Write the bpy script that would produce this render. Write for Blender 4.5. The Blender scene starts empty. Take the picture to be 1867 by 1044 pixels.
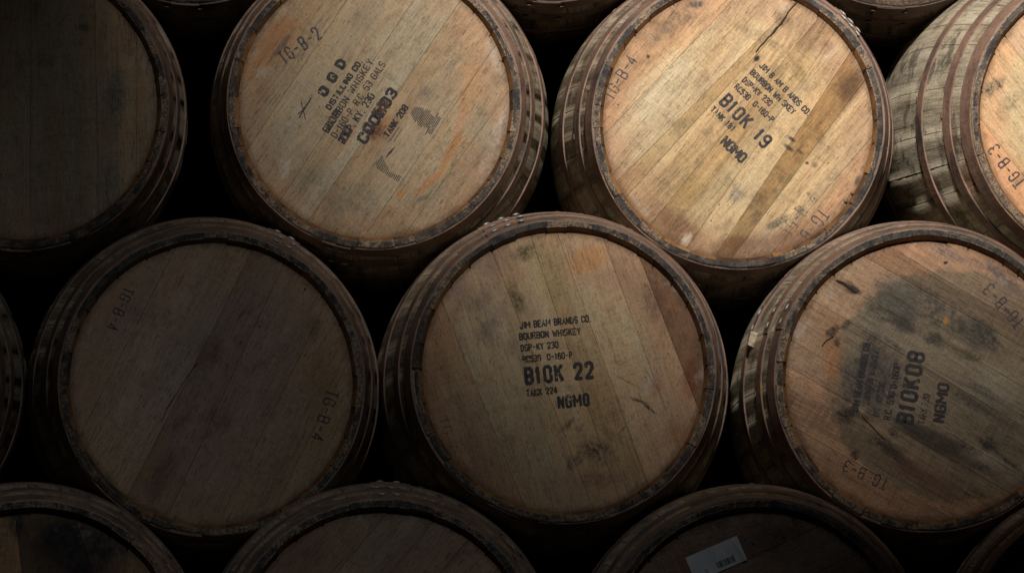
import bpy, math, random
from mathutils import Vector, Matrix, Euler
random.seed(7)
scn = bpy.context.scene
col = scn.collection
R = math.radians

# ---------------------------------------------------------------- camera
FOC = 7776.0                 # focal length in pixels of a 1867 px wide frame
W, H = 1867.0, 1044.0
VPX, VPY = 800.0, 1000.0     # where lines running straight away from us meet
CAM = Vector((0.0, -8.0, 0.0))
yaw = -math.atan((W/2 - VPX)/FOC)
pitch = math.atan((VPY - H/2)/FOC)
cd = bpy.data.cameras.new('camera'); cam = bpy.data.objects.new('camera', cd); col.objects.link(cam)
cam.location = CAM; cam.rotation_euler = (math.pi/2 + pitch, 0, yaw)
cd.sensor_width = 36.0; cd.lens = 36.0*FOC/W; cd.clip_end = 200
scn.camera = cam
CR = Euler((math.pi/2 + pitch, 0, yaw)).to_matrix()

def at(px, py, y):
    """photo pixel -> point on the vertical plane Y = y"""
    d = CR @ Vector(((px - W/2)/FOC, (H/2 - py)/FOC, -1))
    return CAM + d*((y - CAM.y)/d.y)

# ---------------------------------------------------------------- light
wd = bpy.data.worlds.new('World'); scn.world = wd; wd.use_nodes = True
bg = wd.node_tree.nodes['Background']; bg.inputs[0].default_value = (0.85, 0.92, 1.0, 1); bg.inputs[1].default_value = 0.0014
def lamp(name, loc, target, energy, size, ang, color, blend=1.0):
    l = bpy.data.lights.new(name, 'SPOT'); o = bpy.data.objects.new(name, l); col.objects.link(o)
    l.energy = energy; l.shadow_soft_size = size; l.spot_size = R(ang); l.spot_blend = blend; l.color = color
    o.location = loc; o.rotation_euler = (Vector(target) - Vector(loc)).to_track_quat('-Z', 'Y').to_euler()
    return o
lamp('warehouse_lamp', (0.70, -3.01, 2.80), (0.86, 0.2, 1.66), 1260, 0.16, 49.0, (1.0, 0.95, 0.86))
lamp('added_fill_spot', (0.358, -3.608, 2.738), (-0.48, 0.2, -0.08), 76, 0.30, 35, (0.90, 0.97, 1.0))  # added fill spot with no source in the place, lifts the darker barrels
scn.view_settings.view_transform = 'Standard'; scn.view_settings.look = 'None'
scn.view_settings.exposure = 0; scn.view_settings.gamma = 1
scn.render.engine = 'CYCLES'
scn.cycles.max_bounces = 5; scn.cycles.diffuse_bounces = 3; scn.cycles.transparent_max_bounces = 12

# ---------------------------------------------------------------- barrel profile
RE, RB, HALF = 0.285, 0.346, 0.44      # end radius, belly radius, half length
R_IN0, R_IN1, HEAD_Y = 0.2728, 0.2655, 0.017
def prof(s):
    t = (s - HALF)/HALF
    return RB - (RB - RE)*t*t

# ---------------------------------------------------------------- node helpers
class NT:
    def __init__(s, tree): s.t = tree
    def n(s, kind, **kw):
        x = s.t.nodes.new(kind)
        for k, v in kw.items(): setattr(x, k, v)
        return x
    def plug(s, sock, v):
        if v is None: return
        if isinstance(v, bpy.types.NodeSocket): s.t.links.new(v, sock)
        elif isinstance(v, (tuple, list)):
            v = tuple(v)
            if sock.type == 'RGBA' and len(v) == 3: v = v + (1,)
            sock.default_value = v
        else: sock.default_value = v
    def m(s, op, a, b=None, c=None, clamp=False):
        x = s.n('ShaderNodeMath', operation=op, use_clamp=clamp)
        s.plug(x.inputs[0], a); s.plug(x.inputs[1], b); s.plug(x.inputs[2], c)
        return x.outputs[0]
    def v(s, op, a, b=None):
        x = s.n('ShaderNodeVectorMath', operation=op)
        s.plug(x.inputs[0], a); s.plug(x.inputs[1], b)
        return x.outputs['Value' if op in ('LENGTH', 'DOT_PRODUCT') else 'Vector']
    def xyz(s, a, b, c):
        x = s.n('ShaderNodeCombineXYZ')
        for i, q in enumerate((a, b, c)): s.plug(x.inputs[i], q)
        return x.outputs[0]
    def sep(s, a):
        x = s.n('ShaderNodeSeparateXYZ'); s.plug(x.inputs[0], a); return x.outputs
    def noise(s, vec, scale=1.0, detail=3, rough=0.55, dist=0.0):
        x = s.n('ShaderNodeTexNoise'); s.plug(x.inputs['Vector'], vec)
        x.inputs['Scale'].default_value = scale; x.inputs['Detail'].default_value = detail
        x.inputs['Roughness'].default_value = rough; x.inputs['Distortion'].default_value = dist
        return x.outputs['Fac']
    def rng(s, v, a, b, c=0.0, d=1.0, smooth=True):
        x = s.n('ShaderNodeMapRange', interpolation_type='SMOOTHSTEP' if smooth else 'LINEAR')
        for i, q in enumerate((v, a, b, c, d)): s.plug(x.inputs[i], q)
        return x.outputs[0]
    def mix(s, f, a, b, mode='MIX'):
        x = s.n('ShaderNodeMix', data_type='RGBA', blend_type=mode)
        s.plug(x.inputs[0], f); s.plug(x.inputs[6], a); s.plug(x.inputs[7], b)
        return x.outputs[2]
    def ramp(s, f, stops):
        x = s.n('ShaderNodeValToRGB'); s.plug(x.inputs[0], f)
        e = x.color_ramp.elements
        while len(e) < len(stops): e.new(0.5)
        for q, (p, c) in zip(e, stops): q.position = p; q.color = (*c, 1)
        return x.outputs[0]

def new_mat(name):
    m = bpy.data.materials.new(name); m.use_nodes = True
    m.node_tree.nodes.clear()
    k = NT(m.node_tree); out = k.n('ShaderNodeOutputMaterial')
    return m, k, out
def finish(k, out, color, rough, height=None, strength=0.3, dist=0.001, metallic=0.0, spec=0.35):
    b = k.n('ShaderNodeBsdfPrincipled')
    k.plug(b.inputs['Base Color'], color); k.plug(b.inputs['Roughness'], rough)
    b.inputs['Metallic'].default_value = metallic; b.inputs['Specular IOR Level'].default_value = spec
    if height is not None:
        bp = k.n('ShaderNodeBump'); bp.inputs['Strength'].default_value = strength; bp.inputs['Distance'].default_value = dist
        k.plug(bp.inputs['Height'], height); k.t.links.new(bp.outputs[0], b.inputs['Normal'])
    k.t.links.new(b.outputs[0], out.inputs[0])
    return b

# the blotch group: an uneven elliptical patch in the plane of a barrel head
def make_blob():
    g = bpy.data.node_groups.new('blotch', 'ShaderNodeTree')
    for nm, ty in (('P', 'Vector'), ('C', 'Vector'), ('Ang', 'Float'), ('Rad', 'Vector'), ('Soft', 'Float'), ('Amp', 'Float'), ('NS', 'Float'), ('Speck', 'Float')):
        g.interface.new_socket(name=nm, in_out='INPUT', socket_type='NodeSocket'+ty)
    g.interface.new_socket(name='Fac', in_out='OUTPUT', socket_type='NodeSocketFloat')
    k = NT(g); i = k.n('NodeGroupInput'); o = k.n('NodeGroupOutput')
    I = i.outputs
    d = k.v('SUBTRACT', I['P'], I['C'])
    rot = k.n('ShaderNodeVectorRotate', rotation_type='Y_AXIS'); k.plug(rot.inputs['Vector'], d); k.plug(rot.inputs['Angle'], I['Ang'])
    q = k.v('DIVIDE', rot.outputs[0], I['Rad'])
    nz = k.n('ShaderNodeTexNoise'); k.plug(nz.inputs['Vector'], I['P']); k.plug(nz.inputs['Scale'], I['NS'])
    nz.inputs['Detail'].default_value = 4; nz.inputs['Roughness'].default_value = 0.62
    L = k.v('LENGTH', q)
    L = k.m('ADD', L, k.m('MULTIPLY', k.m('SUBTRACT', nz.outputs['Fac'], 0.5), I['Amp']))
    lo = k.m('SUBTRACT', 1.0, I['Soft'])
    f = k.rng(L, 1.0, lo, 0.0, 1.0)
    n2 = k.n('ShaderNodeTexNoise'); k.plug(n2.inputs['Vector'], I['P'])
    k.plug(n2.inputs['Scale'], k.m('MULTIPLY', I['NS'], 3.1)); n2.inputs['Detail'].default_value = 5; n2.inputs['Roughness'].default_value = 0.7
    sp = k.rng(n2.outputs['Fac'], 0.45, 0.56, 0.0, 1.0)
    sp = k.m('ADD', k.m('MULTIPLY', sp, I['Speck']), k.m('SUBTRACT', 1.0, I['Speck']))
    k.plug(o.inputs[0], k.m('MULTIPLY', f, sp))
    return g
BLOB = make_blob()

ORANGE=(.40,.19,.085); PINK=(.35,.225,.145); GREYD=(.085,.075,.06); BLUEB=(.035,.045,.055); PALE=(.50,.41,.27)
OLIVE=(.26,.19,.065); BROWN=(.16,.09,.045); TAN=(.42,.30,.165); WHITE=(.48,.43,.40); INK=(.03,.025,.03); RED=(.22,.05,.03)

def head_material(name, cx, cy, ppm, theta, base, stains, worn=0.5, rings=0.5, saw=0.3, spots=0.5, grainy=.6):
    m, k, out = new_mat(name)
    tc = k.n('ShaderNodeTexCoord'); oi = k.n('ShaderNodeObjectInfo')
    P = k.v('SUBTRACT', tc.outputs['Object'], (0, -HALF, RB)); PL = k.v('ADD', P, k.v('MULTIPLY', oi.outputs['Location'], (5.3, 3.1, 4.7)))
    rot = k.n('ShaderNodeVectorRotate', rotation_type='Y_AXIS'); k.plug(rot.inputs['Vector'], P); rot.inputs['Angle'].default_value = theta
    s = k.sep(rot.outputs[0]); u, v = s[0], s[2]
    ro = k.m('MULTIPLY', oi.outputs['Random'], 43.0)
    wob = k.noise(k.xyz(k.m('MULTIPLY', u, 2.2), ro, k.m('MULTIPLY', v, 2.2)), 1, 2)
    vv = k.m('ADD', v, k.m('MULTIPLY', k.m('SUBTRACT', wob, 0.5), 0.028))
    def G(a, b): return k.xyz(k.m('MULTIPLY', u, a), ro, k.m('MULTIPLY', vv, b))
    fine = k.noise(G(9, 330), 1, 4, .6)
    mid = k.noise(G(3.0, 55), 1, 4, .6)
    wide = k.noise(G(1.4, 11), 1, 3, .5)
    ring = k.m('SINE', k.m('MULTIPLY', k.noise(G(1.5, 7), 1, 1, .4), 150.0))
    sawn = k.noise(k.xyz(k.m('MULTIPLY', u, 300), ro, k.m('MULTIPLY', v, 22)), 1, 2, .5)
    pores = k.rng(k.noise(G(45, 480), 1, 2, .6), .60, .72)
    iso = k.noise(PL, 7, 6, .62); iso2 = k.noise(k.v('ADD', PL, (3, 1, 7)), 26, 6, .68); grit = k.noise(P, 260, 3, .7)
    val = k.m('ADD', k.m('MULTIPLY', fine, .34), k.m('MULTIPLY', mid, .42))
    val = k.m('ADD', val, k.m('MULTIPLY', wide, .38))
    val = k.m('ADD', val, k.m('MULTIPLY', ring, .035*rings))
    val = k.m('ADD', val, k.m('MULTIPLY', sawn, .22*saw))
    b = Vector(base)
    grain = k.ramp(k.rng(val, .44+.11*saw, .72+.11*saw, 0, 1, False), [(0, (.56, .52, .48)), (.3, (.85, .83, .81)), (.58, (1.03, 1.03, 1.03)), (1, (1.33, 1.36, 1.38))])
    hue = k.noise(G(2, 16), 1, 3, .5)
    c = k.mix(k.rng(hue, .35, .65), (b.x*1.04, b.y*.95, b.z*.86), (b.x*.97, b.y*1.03, b.z*1.10))
    # uneven weathering
    c = k.mix(k.m('MULTIPLY', k.rng(iso, .46, .66), .45*worn), c, PINK)
    c = k.mix(k.m('MULTIPLY', k.rng(iso2, .53, .66), .75*worn), c, tuple(b*.36))
    c = k.mix(k.m('MULTIPLY', k.rng(iso2, .46, .30), .45*worn), c, tuple(b*1.32))
    gr2 = k.noise(k.v('ADD', PL, (4, 8, 1)), 13, 7, .74)
    c = k.mix(k.m('MULTIPLY', k.rng(gr2, .53, .64), .50*worn), c, (b.x*.42, b.y*.44, b.z*.48))
    c = k.mix(k.m('MULTIPLY', k.rng(k.noise(k.v('ADD', PL, (1, 5, 9)), 4.5, 4, .6), .50, .62), .45*worn), c, (b.x*.80, b.y*.84, b.z*.92))
    for (x, y, rx, ry, ang, color, st, soft, amp, ns, speck) in stains:
        gn = k.n('ShaderNodeGroup'); gn.node_tree = BLOB
        inv = rx < 0; rx = abs(rx)
        k.plug(gn.inputs['P'], P)
        gn.inputs['C'].default_value = ((x-cx)/ppm, 0.0, (cy-y)/ppm)
        gn.inputs['Ang'].default_value = R(-ang)
        gn.inputs['Rad'].default_value = (rx/ppm, 10.0, ry/ppm)
        gn.inputs['Soft'].default_value = soft; gn.inputs['Amp'].default_value = amp*1.5 if rx < 120 else amp; gn.inputs['NS'].default_value = ns*1.5
        gn.inputs['Speck'].default_value = speck
        f = gn.outputs[0]
        if inv: f = k.m('SUBTRACT', 1.0, f)
        f = k.m('MULTIPLY', f, min(1., st*1.2), clamp=True)
        c = k.mix(f, c, color)
    # rough scuffing: short marks along and across the grain
    sc = k.m('MULTIPLY', k.rng(k.noise(G(26, 95), 1, 5, .75), .58, .70), k.rng(k.noise(k.v('ADD', PL, (2, 4, 8)), 10, 3, .6), .42, .60))
    c = k.mix(k.m('MULTIPLY', sc, .6*worn+.1), c, tuple(b*.30))
    cr = k.m('MULTIPLY', k.rng(k.noise(k.xyz(k.m('MULTIPLY', u, 330), ro, k.m('MULTIPLY', v, 12)), 1, 2, .6), .52, .66), k.rng(k.noise(k.v('ADD', PL, (7, 1, 3)), 8, 3, .6), .45, .58))
    c = k.mix(k.m('MULTIPLY', cr, .10+.35*saw), c, tuple(b*.38))
    c = k.mix(grainy, c, grain, 'MULTIPLY')
    c = k.mix(1.0, c, oi.outputs['Color'], 'MULTIPLY')
    # dirt collecting against the rim
    rr = k.v('LENGTH', k.v('MULTIPLY', P, (1, 0, 1)))
    edge = k.m('MULTIPLY', k.rng(k.m('ADD', rr, k.m('MULTIPLY', iso2, .03)), .266, .281), .6)
    c = k.mix(edge, c, (.10, .055, .03))
    wh = k.m('MULTIPLY', k.rng(rr, .218, .255), k.rng(k.noise(k.v('ADD', PL, (9, 0, 2)), 19, 5, .7), .56, .68))
    c = k.mix(k.m('MULTIPLY', wh, .4*worn), c, WHITE)
    # dark pores, streaks and specks
    c = k.mix(k.m('MULTIPLY', pores, .38), c, tuple(b*.28))
    vo = k.n('ShaderNodeTexVoronoi'); k.plug(vo.inputs['Vector'], PL); vo.inputs['Scale'].default_value = 42
    vsp = k.m('MULTIPLY', k.rng(vo.outputs['Distance'], .085, .04), k.rng(k.noise(P, 9, 2), .52, .60))
    c = k.mix(k.m('MULTIPLY', vsp, spots), c, (.06, .04, .03))
    streak = k.rng(k.noise(G(5, 120), 1, 5, .75), .66, .74)
    c = k.mix(k.m('MULTIPLY', streak, .45*grainy), c, tuple(b*.3))
    c = k.mix(1.0, c, k.ramp(grit, [(.3, (.80, .79, .78)), (.7, (1.12, 1.12, 1.12))]), 'MULTIPLY')
    h = k.m('ADD', k.m('MULTIPLY', fine, .6), k.m('ADD', k.m('MULTIPLY', mid, .5), k.m('MULTIPLY', grit, .35)))
    h = k.m('SUBTRACT', h, k.m('MULTIPLY', k.m('ADD', pores, vsp), .5))
    finish(k, out, c, k.rng(mid, .3, .7, .62, .85, False), h, .8, .0022, spec=.25)
    return m

def stave_material():
    m, k, out = new_mat('weathered_stave')
    tc = k.n('ShaderNodeTexCoord'); oi = k.n('ShaderNodeObjectInfo')
    P = k.v('SUBTRACT', tc.outputs['Object'], (0, 0, RB)); s = k.sep(P); PL = k.v('ADD', P, k.v('MULTIPLY', oi.outputs['Location'], (5.3, 3.1, 4.7)))
    a = k.m('MULTIPLY', k.m('ARCTAN2', s[2], s[0]), .32)
    ro = k.m('MULTIPLY', oi.outputs['Random'], 61.0)
    def G(p, q, w=0.): return k.xyz(k.m('MULTIPLY', s[1], p), k.m('ADD', ro, w), k.m('MULTIPLY', a, q))
    fine = k.noise(G(12, 300), 1, 4, .65); mid = k.noise(G(4, 45), 1, 5, .65); cross = k.noise(G(190, 12), 1, 3, .6)
    iso = k.noise(PL, 11, 6, .7); grit = k.noise(P, 170, 3, .7)
    val = k.m('ADD', k.m('MULTIPLY', fine, .35), k.m('ADD', k.m('MULTIPLY', mid, .5), k.m('MULTIPLY', cross, .15)))
    c = k.ramp(val, [(.36, (.09, .075, .058)), (.46, (.28, .24, .18)), (.55, (.42, .37, .29)), (.68, (.52, .475, .39))])
    tone = k.ramp(oi.outputs['Random'], [(0, (.62, .56, .50)), (.35, (.95, .93, .90)), (.7, (1.12, 1.10, 1.06)), (1, (.85, .74, .62))])
    c = k.mix(1.0, c, tone, 'MULTIPLY')
    c = k.mix(k.m('MULTIPLY', k.rng(iso, .52, .62), .75), c, (.075, .057, .043))
    c = k.mix(k.m('MULTIPLY', k.rng(k.noise(k.v('ADD', PL, (5, 2, 1)), 6, 4, .6), .56, .68), .6), c, (.20, .10, .05))
    streak = k.rng(k.noise(G(7, 150, 3.), 1, 4, .7), .62, .72)
    c = k.mix(k.m('MULTIPLY', streak, .65), c, (.035, .03, .025))
    # rust bled from the hoops
    fy = k.m('ADD', s[1], HALF)
    rb = k.m('MULTIPLY', k.rng(fy, .20, .02), k.rng(k.noise(k.v('ADD', PL, (1, 9, 4)), 14, 4, .6), .45, .62))
    c = k.mix(k.m('MULTIPLY', rb, .4), c, (.19, .10, .05))
    c = k.mix(1.0, c, k.ramp(grit, [(.3, (.75, .75, .75)), (.7, (1.15, 1.15, 1.15))]), 'MULTIPLY')
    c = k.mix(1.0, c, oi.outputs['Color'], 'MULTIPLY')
    h = k.m('ADD', k.m('MULTIPLY', fine, .5), k.m('ADD', k.m('MULTIPLY', mid, .9), k.m('MULTIPLY', grit, .4)))
    finish(k, out, c, .8, h, .7, .003, spec=.25)
    return m

def chime_material():            # sawn ends of the staves: old dark paint worn back to wood
    m, k, out = new_mat('worn_dark_chime')
    tc = k.n('ShaderNodeTexCoord'); oi = k.n('ShaderNodeObjectInfo')
    P = k.v('SUBTRACT', tc.outputs['Object'], (0, 0, RB))
    rr = k.v('LENGTH', k.v('MULTIPLY', P, (1, 0, 1)))
    PL = k.v('ADD', P, k.v('MULTIPLY', oi.outputs['Location'], (5.3, 3.1, 4.7)))
    n1 = k.noise(PL, 46, 6, .74); n2 = k.noise(PL, 240, 4, .7); n3 = k.noise(PL, 5, 3, .6)
    s = k.sep(P); a = k.m('MULTIPLY', k.m('ARCTAN2', s[2], s[0]), .28)
    ticks = k.noise(k.xyz(k.m('MULTIPLY', a, 420), 0, k.m('MULTIPLY', rr, 60)), 1, 2, .5)
    dark = k.mix(k.rng(n1, .35, .65), (.020, .019, .022), (.085, .070, .060))
    wood = k.mix(k.rng(n2, .35, .65), (.10, .062, .04), (.31, .225, .155))
    edge = k.m('ADD', k.rng(rr, .2815, .2860, 0, .22), k.rng(rr, .2750, .2722, 0, .16))
    f = k.m('ADD', k.m('MULTIPLY', n1, .80), k.m('ADD', edge, k.m('ADD', k.m('MULTIPLY', k.m('SUBTRACT', oi.outputs['Random'], .5), .16), k.m('MULTIPLY', n3, .80))))
    f = k.m('ADD', f, k.m('MULTIPLY', k.m('SUBTRACT', n2, .5), .35))
    c = k.mix(k.rng(f, .76, .98), dark, wood)
    c = k.mix(k.rng(ticks, .60, .70, 0, .55), c, (.02, .016, .014))
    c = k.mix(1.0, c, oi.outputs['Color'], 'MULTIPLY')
    finish(k, out, c, .72, k.m('ADD', n2, k.m('MULTIPLY', n1, 1.2)), .8, .003, spec=.35)
    return m

def bevel_material():            # sloping inside face of the rim, wine red to rust orange
    m, k, out = new_mat('rust_stained_chime_bevel')
    tc = k.n('ShaderNodeTexCoord'); oi = k.n('ShaderNodeObjectInfo')
    P = k.v('SUBTRACT', tc.outputs['Object'], (0, -HALF, RB)); s = k.sep(P)
    n1 = k.noise(P, 24, 6, .7); n2 = k.noise(P, 210, 4, .7)
    c = k.ramp(k.m('ADD', k.m('MULTIPLY', n1, .7), k.m('MULTIPLY', oi.outputs['Random'], .22)), [(.32, (.05, .026, .015)), (.46, (.16, .075, .028)), (.58, (.30, .145, .05)), (.8, (.26, .17, .09))])
    deep = k.rng(s[1], .011, .018)
    c = k.mix(k.m('MULTIPLY', deep, .7), c, (.07, .03, .015))
    c = k.mix(k.rng(n2, .55, .72, 0, .6), c, (.06, .035, .025))
    finish(k, out, c, .55, n2, .5, .002, spec=.4)
    return m

def hoop_material():
    m, k, out = new_mat('rusty_hoop_steel')
    tc = k.n('ShaderNodeTexCoord'); oi = k.n('ShaderNodeObjectInfo')
    P = k.v('SUBTRACT', tc.outputs['Object'], (0, 0, RB)); s = k.sep(P)
    P2 = k.v('ADD', k.v('ADD', P, k.v('MULTIPLY', oi.outputs['Location'], (5.3, 3.1, 4.7))), k.xyz(k.m('MULTIPLY', oi.outputs['Random'], 9), 0, 0))
    n1 = k.noise(P2, 13, 6, .68); n2 = k.noise(P2, 120, 4, .7)
    a = k.m('MULTIPLY', k.m('ARCTAN2', s[2], s[0]), .3)
    n3 = k.noise(k.xyz(k.m('MULTIPLY', a, 8), 0, k.m('MULTIPLY', s[1], 160)), 1, 3, .6)
    c = k.ramp(k.m('ADD', k.m('MULTIPLY', n1, .8), k.m('MULTIPLY', n3, .2)), [(.36, (.040, .034, .034)), (.45, (.13, .080, .062)), (.54, (.20, .115, .082)), (.63, (.23, .145, .11)), (.72, (.36, .15, .045))])
    st = k.rng(k.noise(k.xyz(k.m('MULTIPLY', a, 90), 1, k.m('MULTIPLY', s[1], 22)), 1, 3, .6), .55, .68)
    c = k.mix(k.m('MULTIPLY', st, .4), c, (.05, .035, .03))
    c = k.mix(k.rng(n2, .54, .70, 0, .6), c, (.05, .032, .028))
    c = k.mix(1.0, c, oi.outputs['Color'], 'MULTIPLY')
    finish(k, out, c, k.rng(n1, .3, .7, .48, .78, False), k.m('ADD', n2, n1), .5, .002, spec=.45)
    return m

def flat_mat(name, c1, c2, scale, rough=.6, metallic=0., spec=.4, bump=.3):
    m, k, out = new_mat(name)
    tc = k.n('ShaderNodeTexCoord')
    n1 = k.noise(tc.outputs['Object'], scale, 5, .7)
    finish(k, out, k.mix(k.rng(n1, .35, .65), c1, c2), rough, n1, bump, .002, metallic, spec)
    return m

def ink_mat(name, color, lo, hi, top=.92, scale=150):
    m, k, out = new_mat(name)
    tc = k.n('ShaderNodeTexCoord'); P = tc.outputs['Object']
    n1 = k.noise(P, scale, 4, .75); n2 = k.noise(P, 60, 3, .6)
    f = k.rng(k.m('ADD', k.m('MULTIPLY', n1, .62), k.m('MULTIPLY', n2, .38)), lo, hi, 0, top)
    b = k.n('ShaderNodeBsdfPrincipled'); b.inputs['Base Color'].default_value = (*color, 1); b.inputs['Roughness'].default_value = .7
    t = k.n('ShaderNodeBsdfTransparent'); mx = k.n('ShaderNodeMixShader')
    k.plug(mx.inputs[0], f); k.t.links.new(t.outputs[0], mx.inputs[1]); k.t.links.new(b.outputs[0], mx.inputs[2])
    k.t.links.new(mx.outputs[0], out.inputs[0])
    return m

M_STAVE, M_CHIME, M_BEVEL, M_HOOP = stave_material(), chime_material(), bevel_material(), hoop_material()
M_RIVET = flat_mat('dull_zinc', (.20, .185, .17), (.46, .44, .41), 160, .55, .3, .4)
M_INK = ink_mat('stencil_ink', (.016, .013, .018), .37, .46, .93)
M_FAINT = ink_mat('faded_stencil_ink', (.03, .024, .03), .43, .54, .8)
M_PEN = ink_mat('marker_ink', (.035, .035, .055), .38, .50, .78, 210)
M_PENF = ink_mat('faded_marker_ink', (.05, .05, .08), .44, .56, .6, 210)
M_RUBY = ink_mat('rust_red_smear', (.06, .018, .012), .44, .52, .9)
M_CRACK = flat_mat('open_crack_shadow', (.012, .008, .006), (.03, .015, .01), 60, .9)
M_PAPER = flat_mat('white_label_paper', (.55, .56, .56), (.66, .67, .67), 30, .6, bump=.05)
M_SEEP = flat_mat('hardened_seepage', (.30, .22, .15), (.08, .06, .05), 200, .35, spec=.6)

# ---------------------------------------------------------------- mesh helpers
def mesh_obj(name, verts, faces, mats, parent=None, fm=None, smooth=False):
    me = bpy.data.meshes.new(name); me.from_pydata(verts, [], faces)
    for m in (mats if isinstance(mats, (list, tuple)) else [mats]): me.materials.append(m)
    if fm: me.polygons.foreach_set('material_index', fm)
    if smooth is True: me.polygons.foreach_set('use_smooth', [True]*len(faces))
    elif smooth: me.polygons.foreach_set('use_smooth', smooth)
    me.update()
    o = bpy.data.objects.new(name, me); col.objects.link(o); o.parent = parent
    return o

def ring_obj(name, pts, mat, parent, seg=96, a0=0., a1=2*math.pi, smooth=True, wob=0., seed=0):
    """sweep a closed section [(y, r)...] round the barrel axis"""
    closed = abs(a1 - a0 - 2*math.pi) < 1e-6
    rnd = random.Random(seed); n = len(pts); nn = seg if closed else seg+1
    ph = [rnd.random()*6.28 for _ in range(3)]
    V = []; F = []
    for i in range(nn):
        a = a0 + (a1-a0)*i/seg
        w = wob*(math.sin(2*a+ph[0]) + .6*math.sin(5*a+ph[1]) + .4*math.sin(11*a+ph[2]))
        for (y, r) in pts:
            V.append(((r+w*.15)*math.cos(a), y + w, RB + (r+w*.15)*math.sin(a)))
    for i in range(seg):
        j = (i+1) % nn
        for q in range(n):
            p = (q+1) % n
            F.append((i*n+q, j*n+q, j*n+p, i*n+p))
    if not closed:
        F.append(tuple(range(n))); F.append(tuple((nn-1)*n + q for q in reversed(range(n))))
    return mesh_obj(name, V, F, mat, parent, smooth=[False]*len(F) if not smooth else None)

def make_stave(root, a0, a1, rnd, detailed):
    gap = .00028/.3
    a0 += gap; a1 -= gap; g2 = .0003/.3
    dy = rnd.uniform(-.0014, .0014); dr = rnd.uniform(-.0013, .0009)
    if rnd.random() < .16:
        dr -= rnd.uniform(.001, .003); dy += rnd.uniform(.0005, .003)
    di = rnd.uniform(-.0016, .0012)
    prou = rnd.uniform(-.0005, .0005)
    S = [0, .006, .05, .12, .2, .3, .38, .44, .54, .66, .78, .88] if detailed else [0, .006, .12, .28, .44, .62, .78, .88]
    sec = []                                   # (s, r, kind of the face that follows)
    sec.append((HEAD_Y + .012, R_IN1 - .002 + di*.4, 2))
    sec.append((HEAD_Y - .002, R_IN1 + di*.5, 2))
    sec.append((0 + dy, R_IN0 + di, 1))
    sec.append((-.0002 + dy, RE - .0022 + dr, 1))
    sec.append((.0016 + dy, RE + dr, 0))
    for s in S[1:]:
        sec.append((s, prof(s) + prou*min(1, s/.2) + dr*(1 if s < .05 else 0), 0))
    sec.append((.88, R_IN0, 0))
    nk = 4 if detailed else 3
    V = []; F = []; FM = []; SM = []
    jit = [[rnd.uniform(-.0005, .0005) for _ in range(3)] for _ in range(nk+1)]
    for i in range(nk+1):
        aa = a0 + (a1-a0)*i/nk
        crown = -.0007*(2*i/nk-1)**2
        for j, (s, r, kd) in enumerate(sec):
            a = aa + (g2*(1-2*i/nk)*min(1, max(0, s)/.06))
            rr = r + (crown*.8 if kd == 0 else 0) + (jit[i][0] if 2 <= j <= 4 else 0)
            yy = s - HALF + (jit[i][1] if 2 <= j <= 4 else 0)
            V.append((rr*math.cos(a), yy, RB + rr*math.sin(a)))
    n = len(sec)
    for i in range(nk):
        for j in range(n-1):
            F.append((i*n+j, (i+1)*n+j, (i+1)*n+j+1, i*n+j+1)); FM.append(sec[j][2]); SM.append(sec[j][2] == 0 and j > 4)
    # the two long edges, so that the joints have depth
    for i in (0, nk):
        base = len(V); a = a0 if i == 0 else a1
        for j, (s, r, kd) in enumerate(sec[2:-1]):
            ri = r - .018 if j > 1 else R_IN0
            V.append((ri*math.cos(a), s - HALF, RB + ri*math.sin(a)))
        for j in range(len(sec)-4):
            A, B = i*n + 2 + j, i*n + 3 + j
            F.append((A, B, base+j+1, base+j)); FM.append(0); SM.append(False)
    return mesh_obj('stave', V, F, [M_STAVE, M_CHIME, M_BEVEL], root, FM, SM)

def make_boards(root, seams, tones, theta, mat, rnd):
    """seams: list of (a, b): p = a + b*q in the turned frame; boards lie between them"""
    Rr = R_IN1 + .004
    c, s = math.cos(theta), math.sin(theta)
    lines = sorted(seams, key=lambda t: t[0]); lines = [(-Rr, 0.)] + lines + [(Rr, 0.)]
    def ends(a, b):
        A = 1+b*b; B = 2*a*b; C = a*a - Rr*Rr; D = max(0., B*B-4*A*C)
        return (-B-math.sqrt(D))/(2*A), (-B+math.sqrt(D))/(2*A)
    for i in range(len(lines)-1):
        (a0, b0), (a1, b1) = lines[i], lines[i+1]
        w = a1-a0; g = .00022/max(w, .01); bv = .0006/max(w, .01)
        ts = [g if i else 0, g+bv if i else .001, .2, .4, .6, .8, 1-g-bv if i < len(lines)-2 else .999, 1-g if i < len(lines)-2 else 1]
        if i == 0: ts = [.0004, .015, .06, .14, .28, .55, 1-g-bv, 1-g]
        elif i == len(lines)-2: ts = [g, g+bv, .45, .72, .86, .94, .985, .9996]
        lift = rnd.uniform(-.0004, .0004); V = []; F = []
        y0 = -HALF + HEAD_Y + lift
        for q, t in enumerate(ts):
            a, b = a0+(a1-a0)*t, b0+(b1-b0)*t
            q0, q1 = ends(a, b); yy = y0 + (.0004 if q in (0, 7) else 0)
            for e in range(4):
                u = q0 + (q1-q0)*e/3; p = a + b*u
                V.append((u*c - p*s, yy, RB + u*s + p*c))
        for q in (0, 7):
            for e in range(4):
                x = V[q*4+e]; V.append((x[0], y0 + .016, x[2]))
        for q in range(7):
            for e in range(3): F.append((q*4+e, q*4+e+1, q*4+e+5, q*4+e+4))
        for e in range(3):
            F.append((32+e, 33+e, e+1, e)); F.append((28+e, 29+e, 37+e, 36+e))
        o = mesh_obj('head_board', V, F, mat, root)
        t = tones[i % len(tones)]
        o.color = (t[0], t[1], t[2], 1) if isinstance(t, tuple) else (t, t, t, 1)

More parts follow.
